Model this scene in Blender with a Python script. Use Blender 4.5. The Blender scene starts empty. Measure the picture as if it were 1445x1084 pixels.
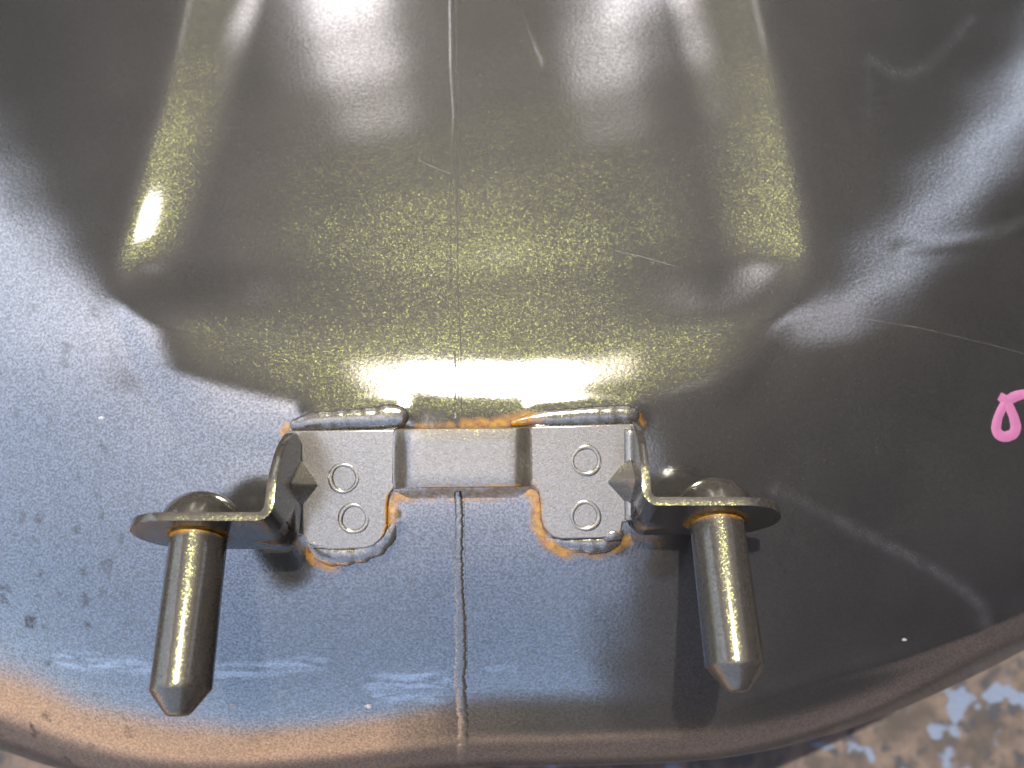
import bpy, bmesh, math, random
import numpy as np
from mathutils import Vector, Matrix

# ------------------------------------------------------------------ camera, sky, sun
# Working unit: U metres (one tenth of a pin diameter is about 6.8 U). The camera looks straight
# down on a painted metal shell that lies on the ground.
U = 0.000147
DIST = 1100.0                     # camera height above the bracket plates, in U
CX, CY = 722.5, 542.0

scene = bpy.context.scene
col = scene.collection
cam_d = bpy.data.cameras.new('camera')
cam = bpy.data.objects.new('camera', cam_d)
col.objects.link(cam)
scene.camera = cam
cam.location = (0, 0, DIST * U)
cam_d.sensor_width = 36.0
cam_d.lens = 36.0 * DIST / 1445.0
cam_d.clip_start = 0.01
cam_d.clip_end = 400.0
cam_d.dof.use_dof = True
cam_d.dof.focus_distance = (DIST - 40) * U
cam_d.dof.aperture_fstop = 11.0

SUN_EL = math.radians(57.0)
SUN_AZ = math.radians(-2.0)       # from +Y, clockwise
world = bpy.data.worlds.new('World')
scene.world = world
world.use_nodes = True
wn = world.node_tree.nodes
bg = wn['Background']
sky = wn.new('ShaderNodeTexSky')
sky.sky_type = 'NISHITA'
sky.sun_disc = False
sky.sun_elevation = SUN_EL
sky.sun_rotation = SUN_AZ
sky.air_density = 1.0
sky.dust_density = 6.0
sky.ozone_density = 0.2
world.node_tree.links.new(sky.outputs[0], bg.inputs[0])
bg.inputs[1].default_value = 0.15

sun_d = bpy.data.lights.new('sun', 'SUN')
sun_d.energy = 2.0
sun_d.angle = math.radians(0.53)
sun_d.color = (1.0, 0.95, 0.86)
sun = bpy.data.objects.new('sun', sun_d)
col.objects.link(sun)
sdir = Vector((math.sin(SUN_AZ) * math.cos(SUN_EL), math.cos(SUN_AZ) * math.cos(SUN_EL), math.sin(SUN_EL)))
sun.rotation_euler = sdir.to_track_quat('Z', 'Y').to_euler()
sun.location = sdir * 3

scene.view_settings.view_transform = 'Standard'
scene.view_settings.look = 'None'
scene.view_settings.gamma = 1.0
scene.view_settings.exposure = 2.65
scene.view_settings.use_curve_mapping = False

rng = random.Random(7)
nrng = np.random.default_rng(11)

# ------------------------------------------------------------------ helpers
def at(px, py, z):
    """point (in U) seen at (px, py) of the 1445 x 1084 picture at height z"""
    f = (DIST - z) / DIST
    return np.array([(px - CX) * f, -(py - CY) * f, z])

def mesh_obj(name, verts, faces, mat, parent=None, smooth=True, angle=None):
    me = bpy.data.meshes.new(name)
    me.from_pydata([tuple(float(c) * U for c in v) for v in verts], [], faces)
    bm = bmesh.new(); bm.from_mesh(me)
    bmesh.ops.recalc_face_normals(bm, faces=bm.faces)
    if any(e.is_boundary for e in bm.edges):          # open sheet: make it face up
        if sum(f.normal.z * f.calc_area() for f in bm.faces) < 0:
            bmesh.ops.reverse_faces(bm, faces=bm.faces)
    bm.to_mesh(me); bm.free()
    if smooth:
        me.polygons.foreach_set('use_smooth', [True] * len(me.polygons))
        if angle:
            me.set_sharp_from_angle(angle=math.radians(angle))
    me.materials.append(mat)
    o = bpy.data.objects.new(name, me)
    col.objects.link(o)
    o.parent = parent
    return o

def float_attr(o, name, values):
    a = o.data.attributes.new(name, 'FLOAT', 'POINT')
    a.data.foreach_set('value', np.asarray(values, dtype=np.float32))

def poly_dist(px, py, pts):
    px = np.asarray(px, float); py = np.asarray(py, float)
    best = np.full(px.shape, 1e9)
    for (x0, y0), (x1, y1) in zip(pts[:-1], pts[1:]):
        dx, dy = x1 - x0, y1 - y0
        t = np.clip(((px - x0) * dx + (py - y0) * dy) / max(dx * dx + dy * dy, 1e-9), 0, 1)
        best = np.minimum(best, np.hypot(px - x0 - t * dx, py - y0 - t * dy))
    return best

def smooth01(t):
    t = np.clip(t, 0, 1)
    return t * t * (3 - 2 * t)

# ------------------------------------------------------------------ shape of the shell
def integ(knots):
    """tilt (degrees, + faces picture-top) against picture row -> height, zero at row 640"""
    k = np.array(knots, float)
    ys = np.arange(-700, 1500, 1.0)
    t = np.interp(ys, k[:, 0], k[:, 1])
    ker = np.ones(19) / 19
    t = np.convolve(np.pad(t, 9, mode='edge'), ker, mode='valid')
    z = np.cumsum(np.tan(np.radians(t)))
    z = z - np.interp(640, ys, z)
    return ys, z

LOWER = [(700, 0), (780, -6), (860, -13), (920, -19), (965, -25), (1000, -32), (1030, -43), (1055, -56), (1070, -70), (1500, -70)]
BASE = integ([(-700, 34), (-200, 29), (0, 26), (150, 24.5), (300, 22), (400, 20.5), (470, 16), (530, 8), (580, 3), (612, 1.6)] + LOWER)
FLOOR = integ([(-700, 34), (-200, 30), (0, 27), (100, 26), (200, 25), (300, 22.2), (352, 20.2), (372, 20.4), (396, 23.5), (470, 23.5), (500, 21.5),
               (530, 17.6), (550, 15.4), (572, 10.5), (594, 4), (612, 1.6)] + LOWER)

RIM = np.array([(-700, 660), (-500, 820), (-250, 975), (0, 1058), (130, 1102), (300, 1116), (500, 1104), (650, 1080), (800, 1081),
                (1000, 1074), (1080, 1062), (1200, 1030), (1300, 990), (1445, 920), (1600, 827), (1800, 692), (2050, 480)], float)
def rim(px):
    xs = np.arange(-760, 2120, 10.0)
    v = np.interp(xs, RIM[:, 0], RIM[:, 1])
    v = np.convolve(np.pad(v, 8, mode='reflect', reflect_type='odd'), np.ones(17) / 17, mode='valid')
    return np.interp(px, xs, v)

LEFT = np.array([(-700, 420), (-100, 300), (0, 272), (130, 240), (280, 195), (370, 168), (420, 160), (520, 190), (640, 260)], float)
RIGHT = np.array([(-700, 960), (-100, 1045), (0, 1062), (130, 1092), (280, 1124), (360, 1134), (430, 1128), (520, 1085), (640, 1000)], float)
LIP = [(940, 1022), (1080, 979), (1180, 950), (1269, 928), (1383, 889), (1445, 862), (1600, 775), (1800, 640)]
RIDGES = [([(1100, 695), (1180, 733), (1280, 785), (1350, 824), (1384, 856), (1390, 890)], 9, 2.2),
          ([(1270, 352), (1340, 345), (1400, 335), (1470, 300)], 9, 0.5),
          ([(1110, 20), (1160, 90), (1200, 180)], 13, 0.35),
          ([(730, 10), (742, 45), (760, 90)], 5, 0.6)]

SKIRTS = [([(445, 594), (490, 590), (535, 587), (558, 588)], 19, 6.0), ([(760, 590), (830, 585), (888, 586)], 16, 6.5),
          ([(450, 782), (500, 784), (540, 768), (556, 735)], 12, 3.5), ([(785, 766), (830, 771), (866, 765)], 11, 3.0)]
def height(px, py, welds=False):
    px = np.asarray(px, float); py = np.asarray(py, float)
    # the recess ends lower in the middle than towards its corners
    bow = 62 * np.clip(np.abs(px - 665) / 420, 0, 1.6) ** 2.2
    r = rim(px)
    w = smooth01((py - 640) / 330)
    row_b = py + (1076 - r) * w
    zb = np.interp(row_b, *BASE)
    row_f = np.where(py < 640, np.minimum(py + bow * smooth01((py - 330) / 140), 640), row_b)
    zf = np.interp(row_f, *FLOOR)
    xl = np.interp(py, LEFT[:, 0], LEFT[:, 1]); xr = np.interp(py, RIGHT[:, 0], RIGHT[:, 1])
    def wall(t):                    # crisp outer lip, slow run-out into the floor
        t = 0.07 * np.logaddexp(0, np.clip(t, -1, 1) / 0.07)
        return 1 - (1 - np.clip(t, 0, 1)) ** 2
    ml = wall((px - xl) / 105.0); mr = wall((xr - px) / 125.0)
    m = ml * mr
    z = zb + (zf - zb) * m
    dx = px - 650
    z = z - 1.35e-4 * dx * dx - 2.2e-10 * dx ** 4 * 0.25
    # rolled lip along the right-hand rim
    d = poly_dist(px, py, LIP)
    fade = smooth01((px - 950) / 200)
    z = z + 4.0 * np.exp(-(d / 12.0) ** 2) * fade
    for pts, wd, hh in RIDGES:
        z = z + hh * np.exp(-(poly_dist(px, py, pts) / wd) ** 2)
    if welds:
        for pts, wd, hh in SKIRTS:
            z = z + hh * np.exp(-(poly_dist(px, py, pts) / wd) ** 2)
    # slight hand-beaten unevenness of pressed sheet
    z = z + 0.5 * np.sin(px / 61.0 + 1.3 * np.sin(py / 83.0)) * np.sin(py / 71.0 + 0.7) \
          + 0.28 * np.sin(px / 27.0 + py / 39.0) * np.sin(py / 23.0 - px / 47.0)
    return z

# ------------------------------------------------------------------ materials
def new_mat(name):
    m = bpy.data.materials.new(name)
    m.use_nodes = True
    nt = m.node_tree
    for n in list(nt.nodes):
        nt.nodes.remove(n)
    out = nt.nodes.new('ShaderNodeOutputMaterial')
    return m, nt, out

def N(nt, kind, **kw):
    n = nt.nodes.new(kind)
    for k, v in kw.items():
        setattr(n, k, v)
    return n

def math_node(nt, op, a, b=None, clamp=False):
    n = nt.nodes.new('ShaderNodeMath'); n.operation = op; n.use_clamp = clamp
    for i, v in enumerate((a, b)):
        if v is None: continue
        if isinstance(v, (int, float)): n.inputs[i].default_value = v
        else: nt.links.new(v, n.inputs[i])
    return n.outputs[0]

def map_range(nt, v, a, b, c=0.0, d=1.0):
    n = nt.nodes.new('ShaderNodeMapRange')
    nt.links.new(v, n.inputs[0])
    for i, x in enumerate((a, b, c, d)): n.inputs[i + 1].default_value = x
    return n.outputs[0]

def mix_col(nt, fac, a, b):
    n = nt.nodes.new('ShaderNodeMix'); n.data_type = 'RGBA'
    if isinstance(fac, (int, float)): n.inputs[0].default_value = fac
    else: nt.links.new(fac, n.inputs[0])
    for i, v in ((6, a), (7, b)):
        if isinstance(v, tuple): n.inputs[i].default_value = (*v, 1)
        else: nt.links.new(v, n.inputs[i])
    return n.outputs[2]

def flake_paint(name, base, metal_col, metal, rough, coat_rough, flake_tilt, flake_amt, flake_col, grain=0.25, dirt=0.0, flake_size=2.3, flake_rough=0.28, coat_ior=1.5, rust_col=(0.16, 0.080, 0.005)):
    m, nt, out = new_mat(name)
    L = nt.links.new
    geo = N(nt, 'ShaderNodeNewGeometry')
    tc = N(nt, 'ShaderNodeTexCoord')
    pos = tc.outputs['Object']
    # metal flakes: cells with tilted facets
    vor = N(nt, 'ShaderNodeTexVoronoi'); vor.inputs['Scale'].default_value = 1 / (flake_size * U)
    L(pos, vor.inputs['Vector'])
    sub = N(nt, 'ShaderNodeVectorMath', operation='SUBTRACT'); L(vor.outputs['Color'], sub.inputs[0]); sub.inputs[1].default_value = (0.5, 0.5, 0.5)
    scl = N(nt, 'ShaderNodeVectorMath', operation='SCALE'); L(sub.outputs[0], scl.inputs[0]); scl.inputs['Scale'].default_value = flake_tilt
    add = N(nt, 'ShaderNodeVectorMath', operation='ADD'); L(scl.outputs[0], add.inputs[0]); L(geo.outputs['Normal'], add.inputs[1])
    nor = N(nt, 'ShaderNodeVectorMath', operation='NORMALIZE'); L(add.outputs[0], nor.inputs[0])
    # which cells hold a bright flake, and its tint
    vor2 = N(nt, 'ShaderNodeTexVoronoi'); vor2.inputs['Scale'].default_value = 1 / (flake_size * 1.31 * U)
    L(pos, vor2.inputs['Vector'])
    sep = N(nt, 'ShaderNodeSeparateColor'); L(vor2.outputs['Color'], sep.inputs[0])
    pick = map_range(nt, sep.outputs[0], 0.25, 0.95, 0.15, 1.0)
    fcol = mix_col(nt, sep.outputs[1], flake_col, (flake_col[0] * 0.8, flake_col[1] * 1.0, flake_col[2] * 1.15))
    # fine grain of the paint film + soft orange peel
    n1 = N(nt, 'ShaderNodeTexNoise'); n1.inputs['Scale'].default_value = 1 / (3.0 * U); n1.inputs['Detail'].default_value = 1.5
    L(pos, n1.inputs['Vector'])
    bump = N(nt, 'ShaderNodeBump'); bump.inputs['Strength'].default_value = grain; bump.inputs['Distance'].default_value = 0.45 * U
    L(n1.outputs[0], bump.inputs['Height'])
    n2 = N(nt, 'ShaderNodeTexNoise'); n2.inputs['Scale'].default_value = 1 / (5 * U); n2.inputs['Detail'].default_value = 1.0
    L(pos, n2.inputs['Vector'])
    peel = N(nt, 'ShaderNodeBump'); peel.inputs['Strength'].default_value = 0.15; peel.inputs['Distance'].default_value = 0.5 * U
    L(n2.outputs[0], peel.inputs['Height'])
    # colour: slight cloudiness, dark grit, rust where the film has failed
    n3 = N(nt, 'ShaderNodeTexNoise'); n3.inputs['Scale'].default_value = 1 / (160 * U); n3.inputs['Detail'].default_value = 4.0
    L(pos, n3.inputs['Vector'])
    cloud = map_range(nt, n3.outputs[0], 0.3, 0.7, 0.86, 1.12)
    grainv = map_range(nt, sep.outputs[2], 0, 1, 0.62, 1.38)
    mulv = math_node(nt, 'MULTIPLY', cloud, grainv)
    bc = N(nt, 'ShaderNodeVectorMath', operation='SCALE'); bc.inputs[0].default_value = base; L(mulv, bc.inputs['Scale'])
    colour = bc.outputs[0]
    dm = None
    if dirt > 0:
        vd = N(nt, 'ShaderNodeTexVoronoi', voronoi_dimensions='2D'); vd.inputs['Scale'].default_value = 1 / (34 * U); vd.inputs['Randomness'].default_value = 1.0
        nd = N(nt, 'ShaderNodeTexNoise'); nd.inputs['Scale'].default_value = 1 / (14 * U); nd.inputs['Detail'].default_value = 4
        L(pos, nd.inputs['Vector'])
        dv = N(nt, 'ShaderNodeVectorMath', operation='SCALE'); L(nd.outputs['Color'], dv.inputs[0]); dv.inputs['Scale'].default_value = 30 * U
        da = N(nt, 'ShaderNodeVectorMath', operation='ADD'); L(dv.outputs[0], da.inputs[0]); L(pos, da.inputs[1])
        L(da.outputs[0], vd.inputs['Vector'])
        sd = N(nt, 'ShaderNodeSeparateColor'); L(vd.outputs['Color'], sd.inputs[0])
        size = map_range(nt, sd.outputs[0], 0.25, 1.0, 0.02, 0.42)
        spot = math_node(nt, 'SUBTRACT', size, vd.outputs['Distance'])
        spot = map_range(nt, spot, 0.0, 0.24, 0.0, 1.0)
        nc_ = N(nt, 'ShaderNodeTexNoise'); nc_.inputs['Scale'].default_value = 1 / (85 * U); nc_.inputs['Detail'].default_value = 2; L(pos, nc_.inputs['Vector'])
        fine = N(nt, 'ShaderNodeTexNoise'); fine.inputs['Scale'].default_value = 1 / (5 * U); fine.inputs['Detail'].default_value = 3; L(pos, fine.inputs['Vector'])
        spot = math_node(nt, 'MULTIPLY', spot, map_range(nt, nc_.outputs[0], 0.43, 0.56))
        spot = math_node(nt, 'MULTIPLY', spot, map_range(nt, fine.outputs[0], 0.3, 0.6, 0.25, 1.0))
        at_d = N(nt, 'ShaderNodeAttribute', attribute_name='dirt')
        dm = math_node(nt, 'MULTIPLY', math_node(nt, 'MULTIPLY', spot, at_d.outputs['Fac']), dirt, clamp=True)
    at_r = N(nt, 'ShaderNodeAttribute', attribute_name='rust')
    n4 = N(nt, 'ShaderNodeTexNoise'); n4.inputs['Scale'].default_value = 1 / (17 * U); n4.inputs['Detail'].default_value = 5.0
    L(pos, n4.inputs['Vector'])
    rn = math_node(nt, 'ADD', at_r.outputs['Fac'], math_node(nt, 'MULTIPLY', math_node(nt, 'SUBTRACT', n4.outputs[0], 0.5), 0.95))
    rmask = math_node(nt, 'MULTIPLY', map_range(nt, rn, 0.15, 0.95), map_range(nt, at_r.outputs['Fac'], 0.02, 0.25), clamp=True)
    n5 = N(nt, 'ShaderNodeTexNoise'); n5.inputs['Scale'].default_value = 1 / (9 * U); n5.inputs['Detail'].default_value = 3.0
    L(pos, n5.inputs['Vector'])
    rcol = mix_col(nt, map_range(nt, n5.outputs[0], 0.42, 0.68), rust_col, (0.085, 0.030, 0.007))
    colour = mix_col(nt, rmask, colour, rcol)
    # pigment body, metallic lobe (short-tailed), flakes, clear lacquer on top
    dif = N(nt, 'ShaderNodeBsdfDiffuse'); L(colour, dif.inputs['Color']); L(bump.outputs[0], dif.inputs['Normal'])
    met = N(nt, 'ShaderNodeBsdfAnisotropic', distribution='BECKMANN'); met.inputs['Roughness'].default_value = rough
    met.inputs['Color'].default_value = (*metal_col, 1); L(bump.outputs[0], met.inputs['Normal'])
    body = N(nt, 'ShaderNodeMixShader')
    L(map_range(nt, rmask, 0, 1, metal, 0.03), body.inputs[0]); L(dif.outputs[0], body.inputs[1]); L(met.outputs[0], body.inputs[2])
    g = N(nt, 'ShaderNodeBsdfAnisotropic', distribution='BECKMANN'); g.inputs['Roughness'].default_value = flake_rough
    L(fcol, g.inputs['Color']); L(nor.outputs[0], g.inputs['Normal'])
    mx = N(nt, 'ShaderNodeMixShader')
    fac = math_node(nt, 'MULTIPLY', math_node(nt, 'MULTIPLY', pick, flake_amt), map_range(nt, rmask, 0, 1, 1.0, 0.15))
    L(fac, mx.inputs[0]); L(body.outputs[0], mx.inputs[1]); L(g.outputs[0], mx.inputs[2])
    ct = N(nt, 'ShaderNodeBsdfAnisotropic', distribution='BECKMANN'); ct.inputs['Roughness'].default_value = coat_rough
    ct.inputs['Color'].default_value = (1, 1, 1, 1); L(peel.outputs[0], ct.inputs['Normal'])
    fr = N(nt, 'ShaderNodeFresnel'); fr.inputs['IOR'].default_value = coat_ior; L(peel.outputs[0], fr.inputs['Normal'])
    lac = N(nt, 'ShaderNodeMixShader')
    # streaks of sky reflection put in by a stronger coat mask
    at_s = N(nt, 'ShaderNodeAttribute', attribute_name='reflect_streak')
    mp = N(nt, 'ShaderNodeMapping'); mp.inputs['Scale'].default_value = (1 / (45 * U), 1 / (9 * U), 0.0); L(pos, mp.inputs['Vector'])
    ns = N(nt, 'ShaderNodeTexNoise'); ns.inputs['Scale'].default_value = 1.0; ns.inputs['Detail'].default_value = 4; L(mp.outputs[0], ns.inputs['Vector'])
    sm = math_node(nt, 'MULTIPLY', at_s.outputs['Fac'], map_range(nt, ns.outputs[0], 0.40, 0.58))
    gn = N(nt, 'ShaderNodeTexNoise'); gn.inputs['Scale'].default_value = 1 / (3.4 * U); gn.inputs['Detail'].default_value = 1.0; L(pos, gn.inputs['Vector'])
    fr_g = math_node(nt, 'MULTIPLY', fr.outputs[0], map_range(nt, gn.outputs[0], 0.32, 0.68, 0.66, 1.34))
    fr_g = math_node(nt, 'MULTIPLY', fr_g, map_range(nt, rmask, 0, 1, 1.0, 0.25))
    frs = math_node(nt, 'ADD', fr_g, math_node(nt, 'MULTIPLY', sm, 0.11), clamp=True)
    L(frs, lac.inputs[0]); L(mx.outputs[0], lac.inputs[1]); L(ct.outputs[0], lac.inputs[2])
    if dm is None:
        L(lac.outputs[0], out.inputs['Surface'])
    else:                                   # dull grime sitting on the lacquer
        gr = N(nt, 'ShaderNodeBsdfDiffuse'); gr.inputs['Color'].default_value = (0.020, 0.019, 0.020, 1)
        fin = N(nt, 'ShaderNodeMixShader')
        L(math_node(nt, 'MULTIPLY', dm, 0.85), fin.inputs[0]); L(lac.outputs[0], fin.inputs[1]); L(gr.outputs[0], fin.inputs[2])
        # dull pale lines over the lacquer, some a painted sky reflection
        at_c = N(nt, 'ShaderNodeAttribute', attribute_name='pale_line')
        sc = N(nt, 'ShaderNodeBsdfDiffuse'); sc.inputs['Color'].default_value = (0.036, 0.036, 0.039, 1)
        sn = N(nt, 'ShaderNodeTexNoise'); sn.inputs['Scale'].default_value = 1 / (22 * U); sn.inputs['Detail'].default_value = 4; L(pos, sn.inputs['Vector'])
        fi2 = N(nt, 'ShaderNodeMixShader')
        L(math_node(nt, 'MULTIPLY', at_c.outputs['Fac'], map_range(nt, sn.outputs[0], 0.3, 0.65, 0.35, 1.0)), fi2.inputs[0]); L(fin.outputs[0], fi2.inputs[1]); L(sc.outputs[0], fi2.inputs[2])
        L(fi2.outputs[0], out.inputs['Surface'])
    return m

GOLD = (0.74, 0.74, 0.16)
BRONZE = (0.58, 0.55, 0.515)
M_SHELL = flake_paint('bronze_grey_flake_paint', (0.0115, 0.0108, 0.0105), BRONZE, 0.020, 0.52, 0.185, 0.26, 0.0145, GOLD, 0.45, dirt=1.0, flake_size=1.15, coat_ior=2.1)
M_BRACKET = flake_paint('flake_paint_on_bracket', (0.038, 0.033, 0.027), BRONZE, 0.085, 0.56, 0.25, 0.40, 0.022, GOLD, 0.7, flake_size=1.4, coat_ior=1.8)
M_PIN = flake_paint('flake_paint_on_pins', (0.017, 0.015, 0.0135), (0.60, 0.55, 0.49), 0.026, 0.50, 0.18, 0.24, 0.034, (0.72, 0.69, 0.22), 0.25, flake_size=1.3, flake_rough=0.27, coat_ior=1.42)
M_WELD = flake_paint('paint_over_weld', (0.024, 0.021, 0.019), BRONZE, 0.04, 0.55, 0.26, 0.35, 0.020, GOLD, 0.3, flake_size=1.4, coat_ior=1.9)

def plain_mat(name, c, rough, c2=None, scale=20):
    m, nt, out = new_mat(name)
    p = N(nt, 'ShaderNodeBsdfPrincipled'); p.inputs['Roughness'].default_value = rough
    tc = N(nt, 'ShaderNodeTexCoord')
    n = N(nt, 'ShaderNodeTexNoise'); n.inputs['Scale'].default_value = 1 / (scale * U); n.inputs['Detail'].default_value = 3
    nt.links.new(tc.outputs['Object'], n.inputs['Vector'])
    nt.links.new(mix_col(nt, map_range(nt, n.outputs[0], 0.35, 0.65), c, c2 or c), p.inputs['Base Color'])
    nt.links.new(p.outputs[0], out.inputs['Surface'])
    return m
M_PINK = plain_mat('pink_marker_paint', (0.17, 0.052, 0.112), 0.55, (0.15, 0.047, 0.105), 14)
M_CHIP = plain_mat('bare_chipped_spot', (0.26, 0.255, 0.25), 0.5, (0.10, 0.095, 0.095), 3)
M_SCR = plain_mat('scratched_lacquer', (0.055, 0.052, 0.047), 0.45, (0.028, 0.026, 0.024), 30)

def ground_mat():
    m, nt, out = new_mat('weathered_stone_ground')
    L = nt.links.new
    tc = N(nt, 'ShaderNodeTexCoord'); pos = tc.outputs['Object']
    n1 = N(nt, 'ShaderNodeTexNoise'); n1.inputs['Scale'].default_value = 1 / (60 * U); n1.inputs['Detail'].default_value = 6
    n2 = N(nt, 'ShaderNodeTexNoise'); n2.inputs['Scale'].default_value = 1 / (34 * U); n2.inputs['Detail'].default_value = 4
    n3 = N(nt, 'ShaderNodeTexNoise'); n3.inputs['Scale'].default_value = 1 / (75 * U); n3.inputs['Detail'].default_value = 3
    ofs = N(nt, 'ShaderNodeVectorMath', operation='ADD'); L(pos, ofs.inputs[0]); ofs.inputs[1].default_value = (0.31, 0.17, 0.4)
    L(pos, n1.inputs['Vector']); L(ofs.outputs[0], n2.inputs['Vector']); L(ofs.outputs[0], n3.inputs['Vector'])
    c = mix_col(nt, map_range(nt, n1.outputs[0], 0.36, 0.62), (0.022, 0.016, 0.012), (0.062, 0.043, 0.032))
    c = mix_col(nt, map_range(nt, n2.outputs[0], 0.54, 0.66), c, (0.013, 0.013, 0.016))
    c = mix_col(nt, map_range(nt, n3.outputs[0], 0.60, 0.64), c, (0.062, 0.078, 0.112))  # blue patches: sky reflected in wet stone, put in as colour
    p = N(nt, 'ShaderNodeBsdfPrincipled'); p.inputs['Roughness'].default_value = 0.85
    L(c, p.inputs['Base Color'])
    b = N(nt, 'ShaderNodeBump'); b.inputs['Strength'].default_value = 0.8; b.inputs['Distance'].default_value = 8 * U
    L(n2.outputs[0], b.inputs['Height']); L(b.outputs[0], p.inputs['Normal'])
    L(p.outputs[0], out.inputs['Surface'])
    return m

# ------------------------------------------------------------------ ground
GZ = -800.0
def build_ground():
    s = 60.0 / U
    o = mesh_obj('ground', [(-s, -s, GZ), (s, -s, GZ), (s, s, GZ), (-s, s, GZ)], [(0, 1, 2, 3)], ground_mat(), smooth=False)
    o['kind'] = 'structure'
build_ground()

# unseen blocks and a warm sheet, added to shape reflections in the lacquer
def build_added_surrounds():
    grey = m = plain_mat('dark_blocker', (0.050, 0.050, 0.052), 0.9, (0.040, 0.040, 0.042), 3000)  # dark colour of the added blockers
    def box(name, x0, x1, y0, y1, z0, z1):
        v = [(x / U, y / U, z / U) for x in (x0, x1) for y in (y0, y1) for z in (z0, z1)]
        o = mesh_obj(name, v, [(0, 1, 3, 2), (4, 6, 7, 5), (0, 4, 5, 1), (2, 3, 7, 6), (0, 2, 6, 4), (1, 5, 7, 3)], m, smooth=False)
        o['kind'] = 'structure'
    g = GZ * U
    sheet_mat = plain_mat('warm_sheet', (0.40, 0.285, 0.205), 0.9, (0.30, 0.21, 0.15), 700)
    o = mesh_obj('added_warm_sheet', [(x / U, y / U, GZ + 28) for x, y in ((-9, -9), (0.8, -9), (0.8, -0.26), (-9, -0.26))], [(0, 1, 2, 3)], sheet_mat, smooth=False)  # unseen sheet added for a warm reflection near the lower rim
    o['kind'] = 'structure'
    warm = plain_mat('warm_reflected_wall', (0.44, 0.32, 0.24), 0.9, (0.36, 0.26, 0.19), 4000)
    box('added_back_wall', -0.2, 9.0, -4.7, -4.5, g, 1.9)  # unseen walls added to hide the bright horizon from the lacquer
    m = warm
    box('added_back_wall', -9.0, -0.2, -4.7, -4.5, g, 1.5)
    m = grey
    box('added_side_wall', 0.85, 1.10, -4.0, 0.62, g, 2.8)  # unseen wall added to darken reflections on the right
    box('sky_blocker', -0.50, 1.10, -0.10, 1.66, 2.8, 2.92)  # unseen slabs added to block bright sky, leaving the sun clear
    box('sky_blocker', -2.60, -0.502, 0.55, 2.30, 2.8, 2.92)
    box('sky_blocker', 0.44, 2.40, 1.662, 2.35, 2.8, 2.92)
    box('sky_blocker', 1.102, 2.40, 0.952, 1.66, 2.8, 2.92)
    # unseen blocks added to darken the upper reflections, sky gaps left between them
    box('added_far_wall', -0.95, 0.80, 5.0, 5.2, g, 3.45)
    box('added_far_wall', 1.30, 5.9, 5.0, 5.2, g, 3.45)
    box('added_far_wall', -6.5, -1.75, 5.0, 5.2, g, 3.45)
    box('upper_blocker', -6.5, 5.9, 5.0, 6.5, 3.45, 6.8)
build_added_surrounds()

# ------------------------------------------------------------------ the shell
root = bpy.data.objects.new('painted_metal_shell', None)
col.objects.link(root)
root.location = (0, 0, 0)
root['label'] = 'bronze-grey metallic painted metal shell with a rust-edged welded bracket and two pins'
root['category'] = 'metal shell'

RUST_LINES = [([(640, 697), (700, 695), (745, 689), (757, 703), (761, 742), (772, 766), (800, 779)], 11, 1.0),
              ([(745, 689), (757, 703), (760, 730)], 10, 0.7),
              ([(800, 781), (850, 785), (868, 778)], 6, 0.5), ([(872, 772), (884, 762), (902, 757), (930, 764)], 9, 0.6),
              ([(655, 600), (700, 598), (735, 592), (752, 590)], 9, 1.0),
              ([(715, 590), (745, 586)], 9, 0.7),
              ([(640, 694), (600, 697), (560, 700), (551, 715), (550, 742)], 10, 0.95),
              ([(590, 601), (640, 600)], 6, 0.6),
              ([(414, 757), (424, 772), (446, 795), (472, 801)], 8, 0.8),
              ([(400, 609), (406, 602)], 7, 0.9),
              ([(898, 585), (906, 597)], 6, 0.7)]

def axis(segs):
    v = []
    for a, b, st in segs:
        v += list(np.arange(a, b, st))
    v.append(segs[-1][1])
    return np.array(v, float)

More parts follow.
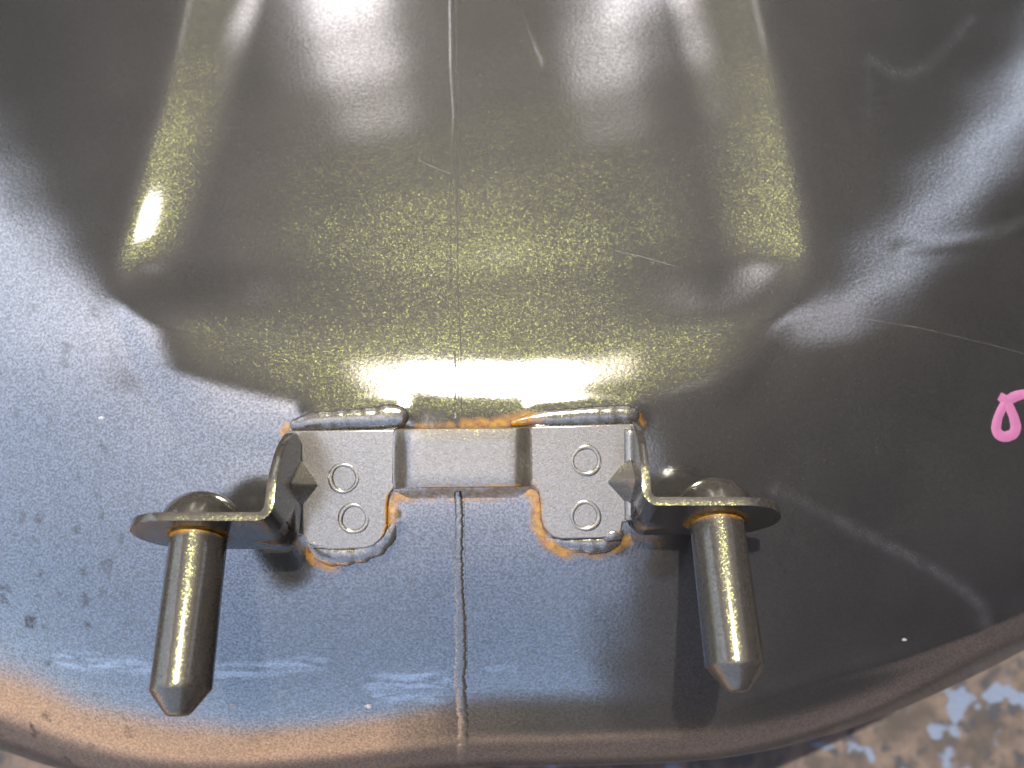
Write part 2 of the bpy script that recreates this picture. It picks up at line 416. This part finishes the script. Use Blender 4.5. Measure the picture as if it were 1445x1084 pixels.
def build_shell():
    xs = axis([(-620, -60, 28), (-60, 140, 7), (140, 380, 5), (380, 940, 3), (940, 1160, 5), (1160, 1500, 6), (1500, 1980, 28)])
    # rows run in a parameter that follows the picture rows above 640 and the rim below
    rs = axis([(-520, -40, 28), (-40, 480, 5), (480, 640, 3)])
    rl = axis([(0, 0.42, 0.009), (0.42, 1.0, 0.0068)])[1:]
    X = []; Y = []
    for r in rs:
        X.append(xs); Y.append(np.full_like(xs, r))
    R = rim(xs)
    top = np.minimum(640, R - 60)
    for i in range(len(Y)):
        # far columns where the rim climbs above row 640: squeeze
        Y[i] = np.where(top < 640, -520 + (Y[i] + 520) * (top + 520) / 1160, Y[i])
    for t in rl:
        X.append(xs); Y.append(top + (R - top) * t)
    X = np.array(X); Y = np.array(Y)
    Z = height(X, Y, True)
    f = (DIST - Z) / DIST
    V = np.stack([(X - CX) * f, -(Y - CY) * f, Z], -1)
    nr, nc = X.shape
    # wall of the shell turning under below the rim and out of sight on the other sides
    rows = [V]
    cen = np.array([40.0, 0.0])
    edge = V[-1]
    ext = []
    for k, (dz, tuck) in enumerate([(10, 0.0), (30, 0.004), (60, 0.012), (110, 0.03), (180, 0.055), (260, 0.08)]):
        e = edge.copy(); e[:, 2] = np.maximum(e[:, 2] - dz, GZ + 2); e[:, :2] = cen + (e[:, :2] - cen) * (1 - tuck)
        ext.append(e)
    e = ext[-1].copy(); e[:, 2] = GZ + 1; ext.append(e)
    allrows = np.concatenate([V, np.array(ext)], 0)
    nr2 = allrows.shape[0]
    verts = list(allrows.reshape(-1, 3))
    faces = []
    for i in range(nr2 - 1):
        for j in range(nc - 1):
            a = i * nc + j
            faces.append((a, a + 1, a + nc + 1, a + nc))
    rust = np.zeros_like(X)
    for pts, w, s in RUST_LINES:
        rust = np.maximum(rust, s * np.exp(-(poly_dist(X, Y, pts) / w) ** 2))
    dirt = 0.03 + 0.97 * smooth01((300 - X) / 260) * smooth01((Y - 330) / 300)
    reflect_streak = np.zeros_like(X)
    for pts, w, sv in [([(90, 932), (235, 942)], 12, .9), ([(315, 948), (450, 936)], 12, .8), ([(525, 962), (622, 958)], 13, 1.0), ([(530, 985), (622, 986)], 7, .8), ([(690, 944), (725, 944)], 5, .6)]:  # where sky-reflection streaks are put in
        reflect_streak = np.maximum(reflect_streak, sv * np.exp(-(poly_dist(X, Y, pts) / w) ** 4))
    pale_line = np.zeros_like(X)
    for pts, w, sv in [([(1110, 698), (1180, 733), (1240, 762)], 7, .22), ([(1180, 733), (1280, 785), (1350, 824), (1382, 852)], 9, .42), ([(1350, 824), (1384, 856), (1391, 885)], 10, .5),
                       ([(1285, 350), (1340, 345), (1400, 335), (1460, 305)], 7, .28), ([(1226, 80), (1250, 98), (1275, 108), (1310, 92), (1370, 30)], 8, .3), ([(1226, 80), (1224, 180)], 6, .18)]:  # last two: outline of a reflected sky shape, painted pale
        pale_line = np.maximum(pale_line, sv * np.exp(-(poly_dist(X, Y, pts) / w) ** 2))
    pale_line = np.concatenate([pale_line, np.zeros((nr2 - nr, nc))], 0)
    rust = np.concatenate([rust, np.zeros((nr2 - nr, nc))], 0)
    dirt = np.concatenate([dirt, np.zeros((nr2 - nr, nc))], 0)
    reflect_streak = np.concatenate([reflect_streak, np.zeros((nr2 - nr, nc))], 0)
    # skirts on the three far sides
    def skirt(idx):
        lo = []
        for q in idx:
            p = np.array(verts[q]); lo.append(len(verts)); verts.append(np.array([p[0] * 1.0, p[1] * 1.0, GZ + 1]))
        for a in range(len(idx) - 1):
            faces.append((idx[a], idx[a + 1], lo[a + 1], lo[a]))
    skirt([i * nc for i in range(nr2)]); skirt([i * nc + nc - 1 for i in range(nr2)]); skirt(list(range(nc)))
    o = mesh_obj('shell', verts, faces, M_SHELL, root)
    nv = len(verts)
    pad = nv - rust.size
    float_attr(o, 'rust', np.concatenate([rust.ravel(), np.zeros(pad)]))
    float_attr(o, 'pale_line', np.concatenate([pale_line.ravel(), np.zeros(pad)]))
    float_attr(o, 'reflect_streak', np.concatenate([reflect_streak.ravel(), np.zeros(pad)]))
    float_attr(o, 'dirt', np.concatenate([dirt.ravel(), np.zeros(pad)]))
    return o
shell = build_shell()

def ribbon(name, path, width, proud, mat, parent, prof=5, step=4, wander=0.0, edge_sink=1.0):
    """a low rounded strip lying on the shell; path of (px, py[, width factor])"""
    pts = []
    for a, b in zip(path[:-1], path[1:]):
        n = max(1, int(math.hypot(b[0] - a[0], b[1] - a[1]) / step))
        for k in range(n):
            t = k / n
            pts.append([a[i] + (b[i] - a[i]) * t for i in range(len(a))])
    pts.append(list(path[-1]))
    P = np.array(pts, float)
    if len(P) > 6 and P.shape[1] >= 2:
        for _ in range(2):
            P[1:-1, :2] = (P[:-2, :2] + 2 * P[1:-1, :2] + P[2:, :2]) / 4
    T = np.gradient(P[:, :2], axis=0); T /= np.linalg.norm(T, axis=1)[:, None] + 1e-9
    S = np.stack([-T[:, 1], T[:, 0]], -1)
    verts = []; faces = []
    for i in range(len(P)):
        w = width * (P[i, 2] if P.shape[1] > 2 else 1)
        c = P[i, :2] + S[i] * wander * nrng.normal() * 0.5
        w = w * (1 + wander * 0.12 * nrng.normal())
        for k in range(prof):
            a = -1 + 2 * k / (prof - 1)
            q = c + S[i] * a * w / 2
            zz = float(height(q[0], q[1])) + proud * (math.sqrt(max(0, 1 - a * a)) ** 0.8) - (edge_sink if abs(a) > 0.99 else 0)
            zz += wander * 0.25 * nrng.normal() * (1 - a * a)
            verts.append(at(q[0], q[1], zz))
    for i in range(len(P) - 1):
        for k in range(prof - 1):
            a = i * prof + k
            faces.append((a, a + 1, a + prof + 1, a + prof))
    return mesh_obj(name, verts, faces, mat, parent)

# weld seam down the middle: a hairline pressed ridge above the bracket, a lumpy bead below
M_GAP = plain_mat('grime_in_seam', (0.010, 0.009, 0.008), 0.8, (0.016, 0.014, 0.012), 12)
ribbon('seam_ridge', [(634, -400), (637, 0), (638, 100), (642, 160), (639, 260), (639, 400), (644, 480), (645, 590)], 10, 0.22, M_SHELL, root, 5, 4, 0.08, 0.25)
ribbon('seam_line', [(640, -400, .9), (643, 0, 1), (644, 60, .7), (644, 100, 1.1), (648, 160, .8), (645, 230, .5), (645, 300, .9), (646, 400, .6), (650, 480, .9), (651, 540, .6), (651, 590, .9)], 2.6, 0.6, M_GAP, root, 3, 3, 0.5, 0.2)
ribbon('weld_seam', [(646, 694, .7), (648, 740, .75), (647, 790, .8), (649, 860, .95), (651, 915, 1.1), (649, 955, 1.05), (651, 985, 1.0), (654, 1025, 1.0), (653, 1064, 1.0), (653, 1079, 1.0)],
       17, 2.9, M_WELD, root, 7, 3, 1.0)
ribbon('seam_line', [(655, 694), (655, 740), (656, 800), (658, 880), (660, 960)], 2.6, 1.2, M_WELD, root, 3, 4, 0.6)

# scratches in the lacquer, small chips, marker paint
ribbon('scratch', [(1118, 428, .6), (1200, 447, 1), (1300, 463, 1), (1400, 487, .9), (1470, 506, .7)], 2.2, 0.35, M_SCR, shell, 3, 6, 0.15)
ribbon('scratch', [(592, 226, .6), (612, 236, 1), (642, 248, .6)], 2.0, 0.35, M_SCR, shell, 3, 4, 0.15)
ribbon('scratch', [(868, 354, .6), (905, 362, 1), (960, 378, .5)], 2.0, 0.35, M_SCR, shell, 3, 4, 0.15)
for cx, cy, r in ((328, 996, 5.2), (520, 997, 4.2), (1276, 903, 3.0), (143, 590, 3.5)):
    vs = [at(cx, cy, float(height(cx, cy)) + 0.9)]; fs = []
    n = 11
    for k in range(n):
        a = 2 * math.pi * k / n; rr = r * rng.uniform(0.75, 1.15)
        x, y = cx + rr * 1.25 * math.cos(a), cy + rr * 0.75 * math.sin(a)
        vs.append(at(x, y, float(height(x, y)) + 0.25)); fs.append((0, 1 + k, 1 + (k + 1) % n))
    mesh_obj('paint_chip', vs, fs, M_CHIP, shell)

# pink marker stroke: one looped line running off to the right
ribbon('marker_stroke', [(1410, 559, .85), (1417, 563, 1.0), (1425, 575, .95), (1431, 590, 1.0), (1434, 604, 1.1), (1430, 613, 1.15), (1419, 617, 1.1), (1409, 614, 1.05), (1405, 605, 1.0), (1408, 590, .95), (1414, 576, .9), (1421, 566, 1.05),
                         (1431, 560, 1.1), (1444, 556, 1.0), (1458, 559, .95), (1468, 570, .9), (1474, 590, .9), (1476, 612, .8)], 15, 1.1, M_PINK, shell, 5, 2, 0.15, 0.2)

# ------------------------------------------------------------------ the bracket
def bracket_z(px, py):
    return float(height(px, py))

LP = [(404, 608), (480, 607), (557, 606), (557, 650), (557, 688), (553, 693), (548, 700), (546, 712), (546, 742), (543, 753), (537, 762), (527, 770), (514, 774),
      (468, 776), (444, 773), (434, 767), (431, 759), (423, 755), (404, 757), (404, 690)]
RP = [(749, 602), (820, 600), (893, 598), (894, 650), (894, 700), (894, 735), (879, 738), (877, 750), (870, 757), (846, 760), (793, 761), (781, 758), (773, 752), (766, 742), (763, 730),
      (762, 706), (760, 694), (755, 688), (749, 685), (749, 640)]
TH = 11.0

def plate(name, outline, top, mat, parent, bevel=2.2):
    n = len(outline)
    a = np.array(outline, float)
    zc = np.array([bracket_z(x, y) for x, y in outline])
    A = np.c_[a - a.mean(0), np.ones(n)]
    k = np.linalg.lstsq(A, zc, rcond=None)[0]
    zz = A @ k
    area = 0.5 * np.sum(a[:, 0] * np.roll(a[:, 1], -1) - np.roll(a[:, 0], -1) * a[:, 1])
    e = np.roll(a, -1, 0) - a; e /= np.linalg.norm(e, axis=1)[:, None]
    nn = np.stack([-e[:, 1], e[:, 0]], -1) * (1 if area > 0 else -1)
    nn = nn + np.roll(nn, 1, 0); nn /= np.linalg.norm(nn, axis=1)[:, None]
    ins = a + nn * 7.0
    Ai = np.c_[ins - a.mean(0), np.ones(n)]
    vt = [at(x, y, z + top) for (x, y), z in zip(outline, zz)]
    vb = [v - np.array([0, 0, TH + 9]) for v in vt]
    vi = [at(x, y, z + top) for (x, y), z in zip(ins, Ai @ k)]
    faces = [tuple(range(2 * n, 3 * n)), tuple(range(2 * n - 1, n - 1, -1))] + [(i, (i + 1) % n, n + (i + 1) % n, n + i) for i in range(n)]
    faces += [(i, (i + 1) % n, 2 * n + (i + 1) % n, 2 * n + i) for i in range(n)]
    vb = vb + vi
    o = mesh_obj(name, vt + vb, faces, mat, parent, smooth=True)
    b = o.modifiers.new('bevel', 'BEVEL'); b.width = bevel * U; b.segments = 3; b.limit_method = 'ANGLE'; b.angle_limit = math.radians(50)
    b.harden_normals = False
    o.data.set_sharp_from_angle(angle=math.radians(70))
    return o, (lambda x, y: float(np.dot([x - a.mean(0)[0], y - a.mean(0)[1], 1], k)) + top)

bracket = bpy.data.objects.new('mounting_bracket', None)
col.objects.link(bracket); bracket.parent = root
lp, zl = plate('base_plate', LP, TH, M_BRACKET, bracket)
rp, zr = plate('base_plate', RP, TH, M_BRACKET, bracket)

# bridge strap between the two plates, stepped up over the seam
def build_strap():
    prof = [(553, 0.0, 0), (557, 0.6, 0), (560.5, 3.5, .1), (564, 9, .15), (569, 16, .2), (575, 20.5, .25), (581, 22, .3), (600, 22.2, .4), (655, 22.2, .5), (710, 22.2, .6), (726, 22, .65),
            (731, 20.5, .7), (736, 16, .8), (741, 9, .85), (744.5, 3.5, .9), (748, .6, 1), (752, 0, 1)]
    rows = 9
    verts = []; faces = []
    n = len(prof)
    for side in (0, 1):
        for r in range(rows):
            v = r / (rows - 1)
            for px, dz, t in prof:
                y0 = 606 + (602.5 - 606) * t; y1 = 690.5 + (686 - 690.5) * t
                # outer edges of the sheet slightly rounded over
                e = min(v, 1 - v) * (y1 - y0)
                rnd = 1.6 * max(0, 1 - e / 3.0) ** 2
                zz = zl(557, 650) * (1 - t) + zr(749, 645) * t + dz
                zz -= rnd if side == 0 else TH - rnd
                p = at(px, y0 + (y1 - y0) * (v if 0 < r < rows - 1 else v), zz)
                verts.append(p)
    # rows packed towards the edges
    off = rows * n
    for r in range(rows - 1):
        for k in range(n - 1):
            a = r * n + k
            faces.append((a, a + 1, a + n + 1, a + n)); b = off + a
            faces.append((b, b + n, b + n + 1, b + 1))
    for k in range(n - 1):
        faces.append((k, off + k, off + k + 1, k + 1))
        a = (rows - 1) * n + k
        faces.append((a, a + 1, off + a + 1, off + a))
    for r in range(rows - 1):
        a = r * n; faces.append((a, a + n, off + a + n, off + a))
        a = r * n + n - 1; faces.append((a, off + a, off + a + n, a + n))
    o = mesh_obj('bridge_strap', verts, faces, M_BRACKET, bracket, angle=50)
    b = o.modifiers.new('bevel', 'BEVEL'); b.width = 1.5 * U; b.segments = 2; b.limit_method = 'ANGLE'; b.angle_limit = math.radians(60)
    return o
strap = build_strap()

def rust_by(o, pts):
    """rust value at each vertex from (px, py, radius, strength) spots"""
    me = o.data
    co = np.empty(len(me.vertices) * 3); me.vertices.foreach_get('co', co); co = co.reshape(-1, 3) / U
    f = DIST / (DIST - co[:, 2])
    px = co[:, 0] * f + CX; py = CY - co[:, 1] * f
    r = np.zeros(len(co))
    for pl, w, s in pts:
        r = np.maximum(r, s * np.exp(-(poly_dist(px, py, pl) / w) ** 2))
    float_attr(o, 'rust', r)
rust_by(strap, [([(590, 692), (735, 688)], 4.0, 0.62), ([(692, 683), (697, 690)], 6, .8), ([(560, 606), (735, 602)], 2.5, 0.4)])
rust_by(lp, [([(548, 700), (546, 742), (541, 756)], 3.5, 0.95), ([(411, 757), (431, 759)], 4, .6), ([(553, 693), (557, 688)], 4, .7)])
rust_by(rp, [([(749, 685), (760, 694), (762, 730), (773, 752)], 4.0, 0.75), ([(886, 738), (877, 750)], 4, .55)])

# raised rings left by the spot welds
def ring(px, py, zf, r):
    verts = []; faces = []
    n, m = 44, 8
    c = at(px, py, zf(px, py))
    for i in range(n):
        a = 2 * math.pi * i / n
        w = 3.3 + 0.6 * math.sin(a * 2 + px); hgt = 1.7 - 0.45 * math.sin(a + 0.5) + 0.2 * math.sin(3 * a + py)
        for k in range(m):
            b = 2 * math.pi * k / m
            rr = r + w * math.cos(b) + 0.4 * math.sin(3 * a + px)
            verts.append(c + np.array([rr * math.cos(a), rr * math.sin(a), hgt * math.sin(b)]))
    for i in range(n):
        for k in range(m):
            faces.append((i * m + k, ((i + 1) % n) * m + k, ((i + 1) % n) * m + (k + 1) % m, i * m + (k + 1) % m))
    mesh_obj('spot_weld_ring', verts, faces, M_BRACKET, bracket)
for px, py, zf in ((485, 675, zl), (499, 732, zl), (827, 650, zr), (826, 728, zr)):
    ring(px, py, zf, 19.0)

def lathe(profile, C, axis_v, n=56):
    ax = Vector(axis_v).normalized()
    e1 = ax.cross(Vector((1, 0, 0))).normalized(); e2 = ax.cross(e1)
    verts = []; faces = []
    for r, l in profile:
        for k in range(n):
            a = 2 * math.pi * k / n
            p = Vector(C) + ax * l + e1 * (r * math.cos(a)) + e2 * (r * math.sin(a))
            verts.append(np.array(p))
    for i in range(len(profile) - 1):
        for k in range(n):
            faces.append((i * n + k, i * n + (k + 1) % n, (i + 1) * n + (k + 1) % n, (i + 1) * n + k))
    faces.append(tuple(range(n))); faces.append(tuple((len(profile) - 1) * n + k for k in range(n)))
    return verts, faces

# ------------------------------------------------------------------ arms with the pin flanges
DV = np.array([0.0, 0.47, 0.883])           # across the flange, towards the viewer
AV = np.array([0.0, -0.883, 0.47])          # along the pins
def build_arm(sgn, C, Xw, end_dist):
    """sgn -1: left arm, +1: right arm. C: pin centre on the flange underside"""
    zC = C[2]
    tf = lambda q: np.interp(q, [0, 25, 53, 87, 105, 119, 132, 141], [62, 66, 68, 60, 51, 40, 28, 14])
    tb = lambda q: max(-64, (1.0 - zC + 0.47 * q) / 0.883)
    st = []
    Rb = 20.0
    qs = np.linspace(141, Rb, 22)
    for q in qs:
        st.append((np.array([Xw, 0, 0]), q, tb(q), tf(q)))
    for k in range(1, 14):                   # the bend
        a = k / 14 * math.pi / 2
        x = Xw + sgn * (Rb - Rb * math.cos(a)); q = Rb - Rb * math.sin(a)
        st.append((np.array([x, 0, 0]), q, max(tb(q), -64), tf(q)))
    x0 = Xw + sgn * Rb
    xe = C[0] + sgn * end_dist; xc = xe - sgn * 62
    for x in np.linspace(x0, xc, 14):
        st.append((np.array([x, 0, 0]), 0, -62 - 2 * max(0, 1 - abs(x - x0) / 40) if tb(0) < -60 else -62, 62))
    for a in np.linspace(0, math.pi / 2, 14)[1:]:
        hw = 62 * math.cos(a) if a < math.pi / 2 - 1e-6 else 1.5
        st.append((np.array([xc + sgn * 62 * math.sin(a), 0, 0]), 0, -hw, hw))
    m = 41
    verts = []; faces = []
    for xb, q, t0, t1 in st:
        for k in range(m):
            t = t0 + (t1 - t0) * k / (m - 1)
            p = np.array([0, C[1], C[2]]) + DV * t - AV * q
            p[0] = xb[0]
            # triangular stiffening dent pressed into the outer side of the bend
            along = abs((q - 20) if q >= 20 else -(abs(xb[0] - Xw) - 0)) if q >= 20 else abs(xb[0] - Xw)
            reach = along / 48.0 if q < 20 else 0.35 + along / 40.0
            dent = 8.0 * max(0.0, 1 - reach) * smooth01(1.35 - abs(t + 26) / (24.0 * max(0.15, 1 - reach)))
            p = p + (np.array([sgn * 0.7, 0, 0]) - AV * 0.7) * dent
            verts.append(p)
    for i in range(len(st) - 1):
        for k in range(m - 1):
            a = i * m + k
            f = (a, a + 1, a + m + 1, a + m)
            faces.append(f if sgn < 0 else f[::-1])
    me = bpy.data.meshes.new('flange_arm')
    me.from_pydata([tuple(float(c) * U for c in v) for v in verts], [], faces)
    me.polygons.foreach_set('use_smooth', [True] * len(me.polygons))
    me.materials.append(M_PIN)
    o = bpy.data.objects.new('flange_arm', me); col.objects.link(o); o.parent = bracket
    # normals of the ruled sheet must look away from the inner corner
    nrm = np.zeros(3)
    for p in me.polygons: nrm += np.array(p.normal)
    s = o.modifiers.new('sheet', 'SOLIDIFY'); s.thickness = TH * U; s.offset = -1.0; s.use_even_offset = True
    if np.dot(nrm, AV) < 0: s.offset = 1.0
    b = o.modifiers.new('bevel', 'BEVEL'); b.width = 2.0 * U; b.segments = 3; b.limit_method = 'ANGLE'; b.angle_limit = math.radians(55)
    rr = []
    for v in verts:
        d = np.linalg.norm(v - C)
        rr.append(0.75 * math.exp(-((d - 36) / 9) ** 2) + 0.0)
    float_attr(o, 'rust', rr)
    return o

CL = at(281, 756, 85.0); CR = at(1011, 735, 60.0)
XL, XR = -296.0, 166.0
build_arm(-1, CL, XL, 85.0)
build_arm(1, CR, XR, 84.0)

# rounded fold where each base plate turns up into its arm
def fold(p0, p1, r):
    p0 = np.array(p0); p1 = np.array(p1)
    v, f = lathe([(r * .6, -2), (r, 0)] + [(r, l) for l in np.linspace(8, np.linalg.norm(p1 - p0) - 8, 8)] + [(r, np.linalg.norm(p1 - p0)), (r * .6, np.linalg.norm(p1 - p0) + 2)], p0, p1 - p0, 20)
    mesh_obj('fold_bend', v, f, M_BRACKET, bracket)
# pressed stiffening gussets in the inner corners
def gusset(pts, mat=M_PIN):
    v = [np.array(p, float) for p in pts]
    o = mesh_obj('stiffening_gusset', v, [(0, 1, 3), (1, 2, 3), (0, 3, 4), (3, 2, 4), (0, 4, 1), (1, 4, 2)] if len(v) == 5 else [(0, 1, 2), (0, 1, 3), (1, 2, 3), (0, 2, 3)], mat, bracket)
    b = o.modifiers.new('bevel', 'BEVEL'); b.width = 3.0 * U; b.segments = 3
    return o
zp = zl(415, 680)
fold(at(408, 616, zp - 3.5), at(408, 752, zp - 3.5), 9.0)
gusset([at(409, 622, zp - 3), at(451, 685, zp - 1.0), at(409, 738, zp - 3), np.array([XL - 4, -132, 70])], M_BRACKET)
zp2 = zr(884, 680)
fold(at(888, 606, zp2 - 3.5), at(889, 732, zp2 - 3.5), 9.0)
gusset([at(889, 640, zp2 - 3), at(855, 681, zp2 - 1.0), at(889, 718, zp2 - 3), np.array([XR + 4, -128, 56])], M_BRACKET)
# ------------------------------------------------------------------ pins
def build_pin(C, tip):
    d = tip - C; Ln = np.linalg.norm(d); ax = d / Ln
    R = 35.5
    prof = [(R, -4), (R, 0), (R, 3), (R, 6), (R, 10), (R, 16)] + [(R, l) for l in np.linspace(24, Ln - 34, 24)] + \
           [(R, Ln - 30), (R - 0.4, Ln - 28.6), (R - 1.4, Ln - 27), (R - 3.4, Ln - 24.5), (R - 6.5, Ln - 20.5), (R - 10.5, Ln - 15.5), (R - 14.8, Ln - 10), (R - 18.5, Ln - 5.5),
            (R - 21, Ln - 2.6), (R - 23.5, Ln - 0.9), (R - 27, Ln - 0.2), (R - 31, Ln)]
    v, f = lathe(prof, C, ax)
    o = mesh_obj('guide_pin', v, f, M_PIN, root, angle=60)
    n = len(v) // len(prof)
    rr = np.repeat([0.95 * math.exp(-(max(0, l) / 6.0) ** 2) for _, l in prof], n)
    float_attr(o, 'rust', rr)
    # domed rivet head on the other face of the flange
    dome = [(50.5, -TH + 1.5), (51, -TH - 1), (50.8, -TH - 4)]
    for k in range(1, 15):
        a = k / 15 * math.pi / 2
        dome.append((50.5 * math.cos(a) ** 0.92, -TH - 4 - 42 * math.sin(a)))
    dome.append((2, -TH - 46.3))
    v, f = lathe(dome, C, AV)
    mesh_obj('rivet_head', v, f, M_PIN, o, angle=70)
build_pin(CL, at(251, 1011, 185.0))
build_pin(CR, at(1041, 977, 160.0))

# ------------------------------------------------------------------ weld beads
def bead(path, zs, mat=M_WELD, flat=0.62, lump=0.05):
    """lumpy fillet swept along path of (px, py, radius); zs: height of the centre above the shell"""
    P = []
    for a, b in zip(path[:-1], path[1:]):
        n = max(2, int(math.hypot(b[0] - a[0], b[1] - a[1]) / 3))
        for k in range(n):
            t = k / n; P.append([a[i] + (b[i] - a[i]) * t for i in range(3)])
    P.append(list(path[-1])); P = np.array(P, float)
    for _ in range(4):
        P[1:-1] = (P[:-2] + 2 * P[1:-1] + P[2:]) / 4
    # rounded ends
    T = np.gradient(P[:, :2], axis=0); T /= np.linalg.norm(T, axis=1)[:, None] + 1e-9
    def cap(p, t, rev):
        out = []
        for a in (0.35, 0.7, 0.9, 0.985):
            out.append([p[0] + t[0] * p[2] * a, p[1] + t[1] * p[2] * a, p[2] * math.sqrt(1 - a * a)])
        return out[::-1] if rev else out
    P = np.array(cap(P[0], -T[0], True) + P.tolist() + cap(P[-1], T[-1], False))
    T = np.gradient(P[:, :2], axis=0); T /= np.linalg.norm(T, axis=1)[:, None] + 1e-9
    m = 18
    ph = nrng.uniform(0, 6, 4)
    verts = []; faces = []
    for i, (x, y, r) in enumerate(P):
        zc = float(height(x, y)) + zs
        s = np.array([-T[i, 1], T[i, 0]])
        ripple = 1 + lump * 0.9 * math.sin(i * 0.9 + ph[0]) + lump * math.sin(i * 0.23 + ph[1])
        for k in range(m):
            a = 2 * math.pi * k / m
            rr = r * ripple * (1 + lump * 0.7 * math.sin(3 * a + i * 0.17 + ph[2]) + 0.02 * nrng.normal())
            q = np.array([x, y]) + s * rr * math.cos(a)
            verts.append(at(q[0], q[1], zc + flat * rr * math.sin(a)))
    for i in range(len(P) - 1):
        for k in range(m):
            faces.append((i * m + k, i * m + (k + 1) % m, (i + 1) * m + (k + 1) % m, (i + 1) * m + k))
    faces.append(tuple(range(m))); faces.append(tuple((len(P) - 1) * m + k for k in range(m)))
    o = mesh_obj('weld_bead', verts, faces, mat, bracket)
    return o
b = bead([(418, 600, 9), (440, 595, 14), (490, 592, 15), (530, 590, 16), (552, 587, 18), (561, 588, 16)], 1.5, flat=0.5, lump=0.025)
rust_by(b, [([(570, 598), (575, 603)], 6, .6)])
b = bead([(725, 597, 5), (745, 593, 8), (772, 590, 12), (830, 587, 14), (880, 585, 14), (889, 586, 14)], 1.5, flat=0.55, lump=0.025)
rust_by(b, [([(715, 598), (745, 594)], 12, 1.0), ([(748, 590), (760, 592)], 9, .6)])
b = bead([(441, 770, 8), (455, 780, 17), (480, 782, 18), (508, 780, 16), (535, 769, 15), (550, 752, 12), (561, 728, 5)], -2.0)
rust_by(b, [([(437, 780), (452, 797), (480, 801)], 5, .6)])
b = bead([(772, 758, 4), (787, 764, 9), (815, 767, 15), (845, 767, 16), (864, 762, 14)], -2.0)
rust_by(b, [([(765, 760), (790, 776), (815, 784)], 6, .7)])
bead([(858, 757, 7), (868, 754, 8), (873, 755, 7)], 8.0)
bead([(439, 768, 5), (455, 769, 5)], 8.0)
